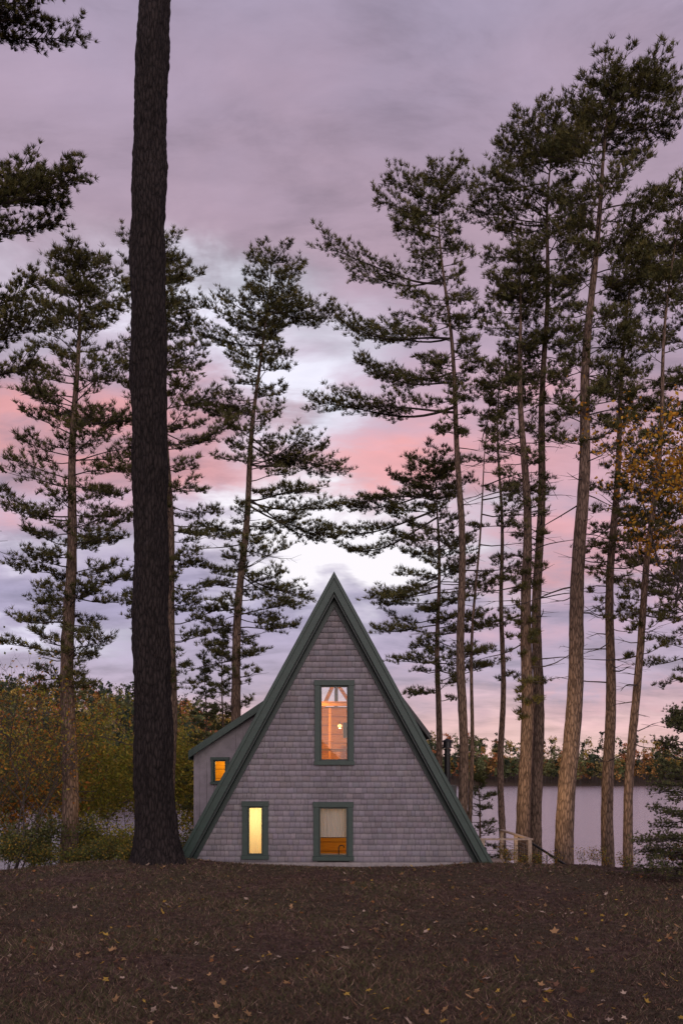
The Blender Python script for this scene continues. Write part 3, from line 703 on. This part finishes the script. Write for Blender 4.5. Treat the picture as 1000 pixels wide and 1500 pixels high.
# left shed wing
M_bb=simple('board_siding',(0.25,0.228,0.240),.85,0,.18,5,.2)
LY=24.5; E=(-4.12,2.84); R=(-1.65,4.49); sl=(R[1]-E[1])/(R[0]-E[0])
def shed(o0,o1,xa=E[0],xb=R[0]): return [(xa,E[1]+sl*(xa-E[0])-o0),(xb,E[1]+sl*(xb-E[0])-o0),(xb,E[1]+sl*(xb-E[0])-o1),(xa,E[1]+sl*(xa-E[0])-o1)]
poly('wing_roof',shed(0,.14),LY+.03,28.6,M_roof); poly('wing_rake',shed(-.015,.19,E[0]-.02),LY-.02,LY+.028,M_green,bev=.004)
poly('wing_fascia',shed(.01,.22,E[0]-.035,E[0]-.002),LY+.03,28.6,M_green)
wy=LY+.3; lw=(-3.57,-3.08,1.93,2.67)
fz=lambda x_:E[1]+sl*(x_-E[0])-.15
xl=-3.95
segs=[(xl,lw[0]+.08),(lw[0]+.08,lw[1]-.08),(lw[1]-.08,-2.3)]
poly('wing_wall_a',[(segs[0][0],-1.5),(segs[0][1],-1.5),(segs[0][1],fz(segs[0][1])),(segs[0][0],fz(segs[0][0]))],wy,wy+.12,M_bb)
poly('wing_wall_b',[(segs[2][0],-1.5),(segs[2][1],-1.5),(segs[2][1],fz(segs[2][1])),(segs[2][0],fz(segs[2][0]))],wy,wy+.12,M_bb)
poly('wing_wall_c',[(segs[1][0],-1.5),(segs[1][1],-1.5),(segs[1][1],lw[2]+.08),(segs[1][0],lw[2]+.08)],wy,wy+.12,M_bb)
poly('wing_wall_d',[(segs[1][0],lw[3]-.08),(segs[1][1],lw[3]-.08),(segs[1][1],fz(segs[1][1])),(segs[1][0],fz(segs[1][0]))],wy,wy+.12,M_bb)
x_=xl+.02
while x_<-2.35:
    if x_+.04<lw[0] or x_>lw[1]: box('batten',x_,x_+.035,wy-.02,wy-.001,-1.5,fz(x_)-.02,M_bb,house,.002)
    else: box('batten',x_,x_+.035,wy-.02,wy-.001,-1.5,lw[2]-.01,M_bb,house,.002)
    x_+=.2
box('wing_side_wall',xl-.1,xl-.001,wy,28.4,-3.8,fz(xl)-.02,M_bb); poly('wing_back_wall',[(xl,-1.5),(-1.8,-1.5),(-1.8,fz(-1.8)),(xl,fz(xl))],28.3,28.42,M_bb)
window('wing_window',lw[0],lw[1],lw[2],lw[3],wy,.075)
poly('wing_inner_wall',[(-3.9,0),(-2.0,0),(-2.0,fz(-2.0)-.03),(-3.9,fz(-3.9)-.03)],26.6,26.65,M_wood); lamp('wing_lamp',(-3.0,25.7,2.7),90,(1,.58,.13),globe=False)
# right shed dormer
poly('dormer_roof',[(1.35,4.75),(2.42,3.33),(2.42,3.18),(1.3,4.55)],25,29.5,M_roof); poly('dormer_rake',[(1.35,4.78),(2.45,3.33),(2.45,3.15),(1.35,4.62)],24.94,24.998,M_black)
poly('dormer_wall',[(1.3,4.5),(2.32,3.2),(2.32,2.2),(1.8,2.2)],25.05,29.4,M_bb)
def cyl(name,x_,y_,pr,mat,k=20,parent=house):
    V,Fq=tube([(x_,y_,z_) for z_,_ in pr],[max(r,.001) for _,r in pr],k); return obj(name,mk_mesh(name,V,[Fq],[mat],smooth_sh=False),parent)
cyl('stove_pipe',3.04,26,[(.5,.085),(2.75,.085),(2.751,.11),(2.80,.11),(2.801,.085),(2.95,.085)],M_black)
cyl('stove_pipe_cap',3.04,26,[(2.96,.02),(2.961,.15),(3.0,.15),(3.001,.12),(3.14,.12),(3.141,.16),(3.17,.15),(3.24,.01)],M_black)
box('pipe_flashing',2.80,3.28,25.8,26.25,.9,1.9,M_black)

deck_=empty('deck',(0,0,0))
box('deck_floor',3.3,5.25,24.9,29.5,-.62,-.52,M_deck,deck_)
for (x_,y_) in [(3.9,25),(5.2,25),(5.2,27),(5.2,29.4)]:
    box('post',x_-.05,x_+.05,y_-.05,y_+.05,-2.6,.38,M_deck,deck_)
box('top_rail',3.7,5.28,24.94,25.06,.382,.43,M_deck,deck_); box('top_rail_side',5.14,5.26,25.07,29.4,.382,.43,M_deck,deck_)
for q in range(6):
    z_=-.38+q*.12
    V,Fq=prisms([(3.9,25,z_),(5.2,25,z_)],[(5.2,25,z_),(5.2,29.4,z_)],[.006]*2,[.006]*2,6); obj('cable',mk_mesh('cable',V,[Fq],[M_black]),deck_)
V,Fq=prisms([(5.2,25,.33),(5.2,25,-.2),(6.5,25,-.5)],[(6.5,25,-.5),(6.5,25,-1.03),(6.5,25,-2.2)],[.035,.015,.03],[.035,.015,.03],8)
obj('stair_handrail',mk_mesh('stair_handrail',V,[Fq],[M_black]),deck_)
for q in range(5): box('stair_tread',5.27+q*.24,5.5+q*.24,25,26.1,-.74-q*.17,-.70-q*.17,M_deck,deck_)
for q in range(4): box('stair_baluster',5.42+q*.24,5.445+q*.24,24.99,25.01,-.78-q*.17,.12-q*.15,M_black,deck_)
def fixture(name,loc,en,target,spot=True,size=110):
    e=empty(name,loc); e.parent=house
    V,Fq=tube([(0,0,-.08),(0,0,-.03),(0,0,.03),(0,0,.10),(0,0,.101)],[.03,.035,.05,.06,.001],12); obj('housing',mk_mesh('housing',V,[Fq],[M_black]),e)
    l=bpy.data.lights.new('lamp','SPOT' if spot else 'POINT'); l.energy=en; l.color=(1,.66,.38); l.shadow_soft_size=.06
    if spot: l.spot_size=math.radians(size); l.spot_blend=.9
    o=bpy.data.objects.new('lamp',l); scene.collection.objects.link(o); o.parent=e; o.location=(0,0,.16)
    d=Vector(target)-Vector(loc); o.rotation_euler=d.to_track_quat('-Z','Y').to_euler()
fixture('porch_light',(3.95,25.6,.05),16,(5,26,0),False)
fixture('flood_light',(3.22,24.0,1.05),900,(7.6,28.3,3.2),True,85)
fixture('wing_flood_light',(-4.15,27.0,1.2),260,(-8.4,28,2.6),True,70)

# ------------------------------------------------------------------ camera
cd=bpy.data.cameras.new('camera'); co=bpy.data.objects.new('camera',cd); scene.collection.objects.link(co)
co.location=(0,0,CAMH); co.rotation_euler=(math.radians(90),0,0)
cd.sensor_fit='HORIZONTAL'; cd.sensor_width=24; cd.lens=24*FP/1000; cd.shift_y=(HZ-750)/1000; cd.clip_end=6000; cd.clip_start=.1
scene.camera=co
scene.view_settings.view_transform='Standard'; scene.view_settings.look='None'; scene.view_settings.exposure=0
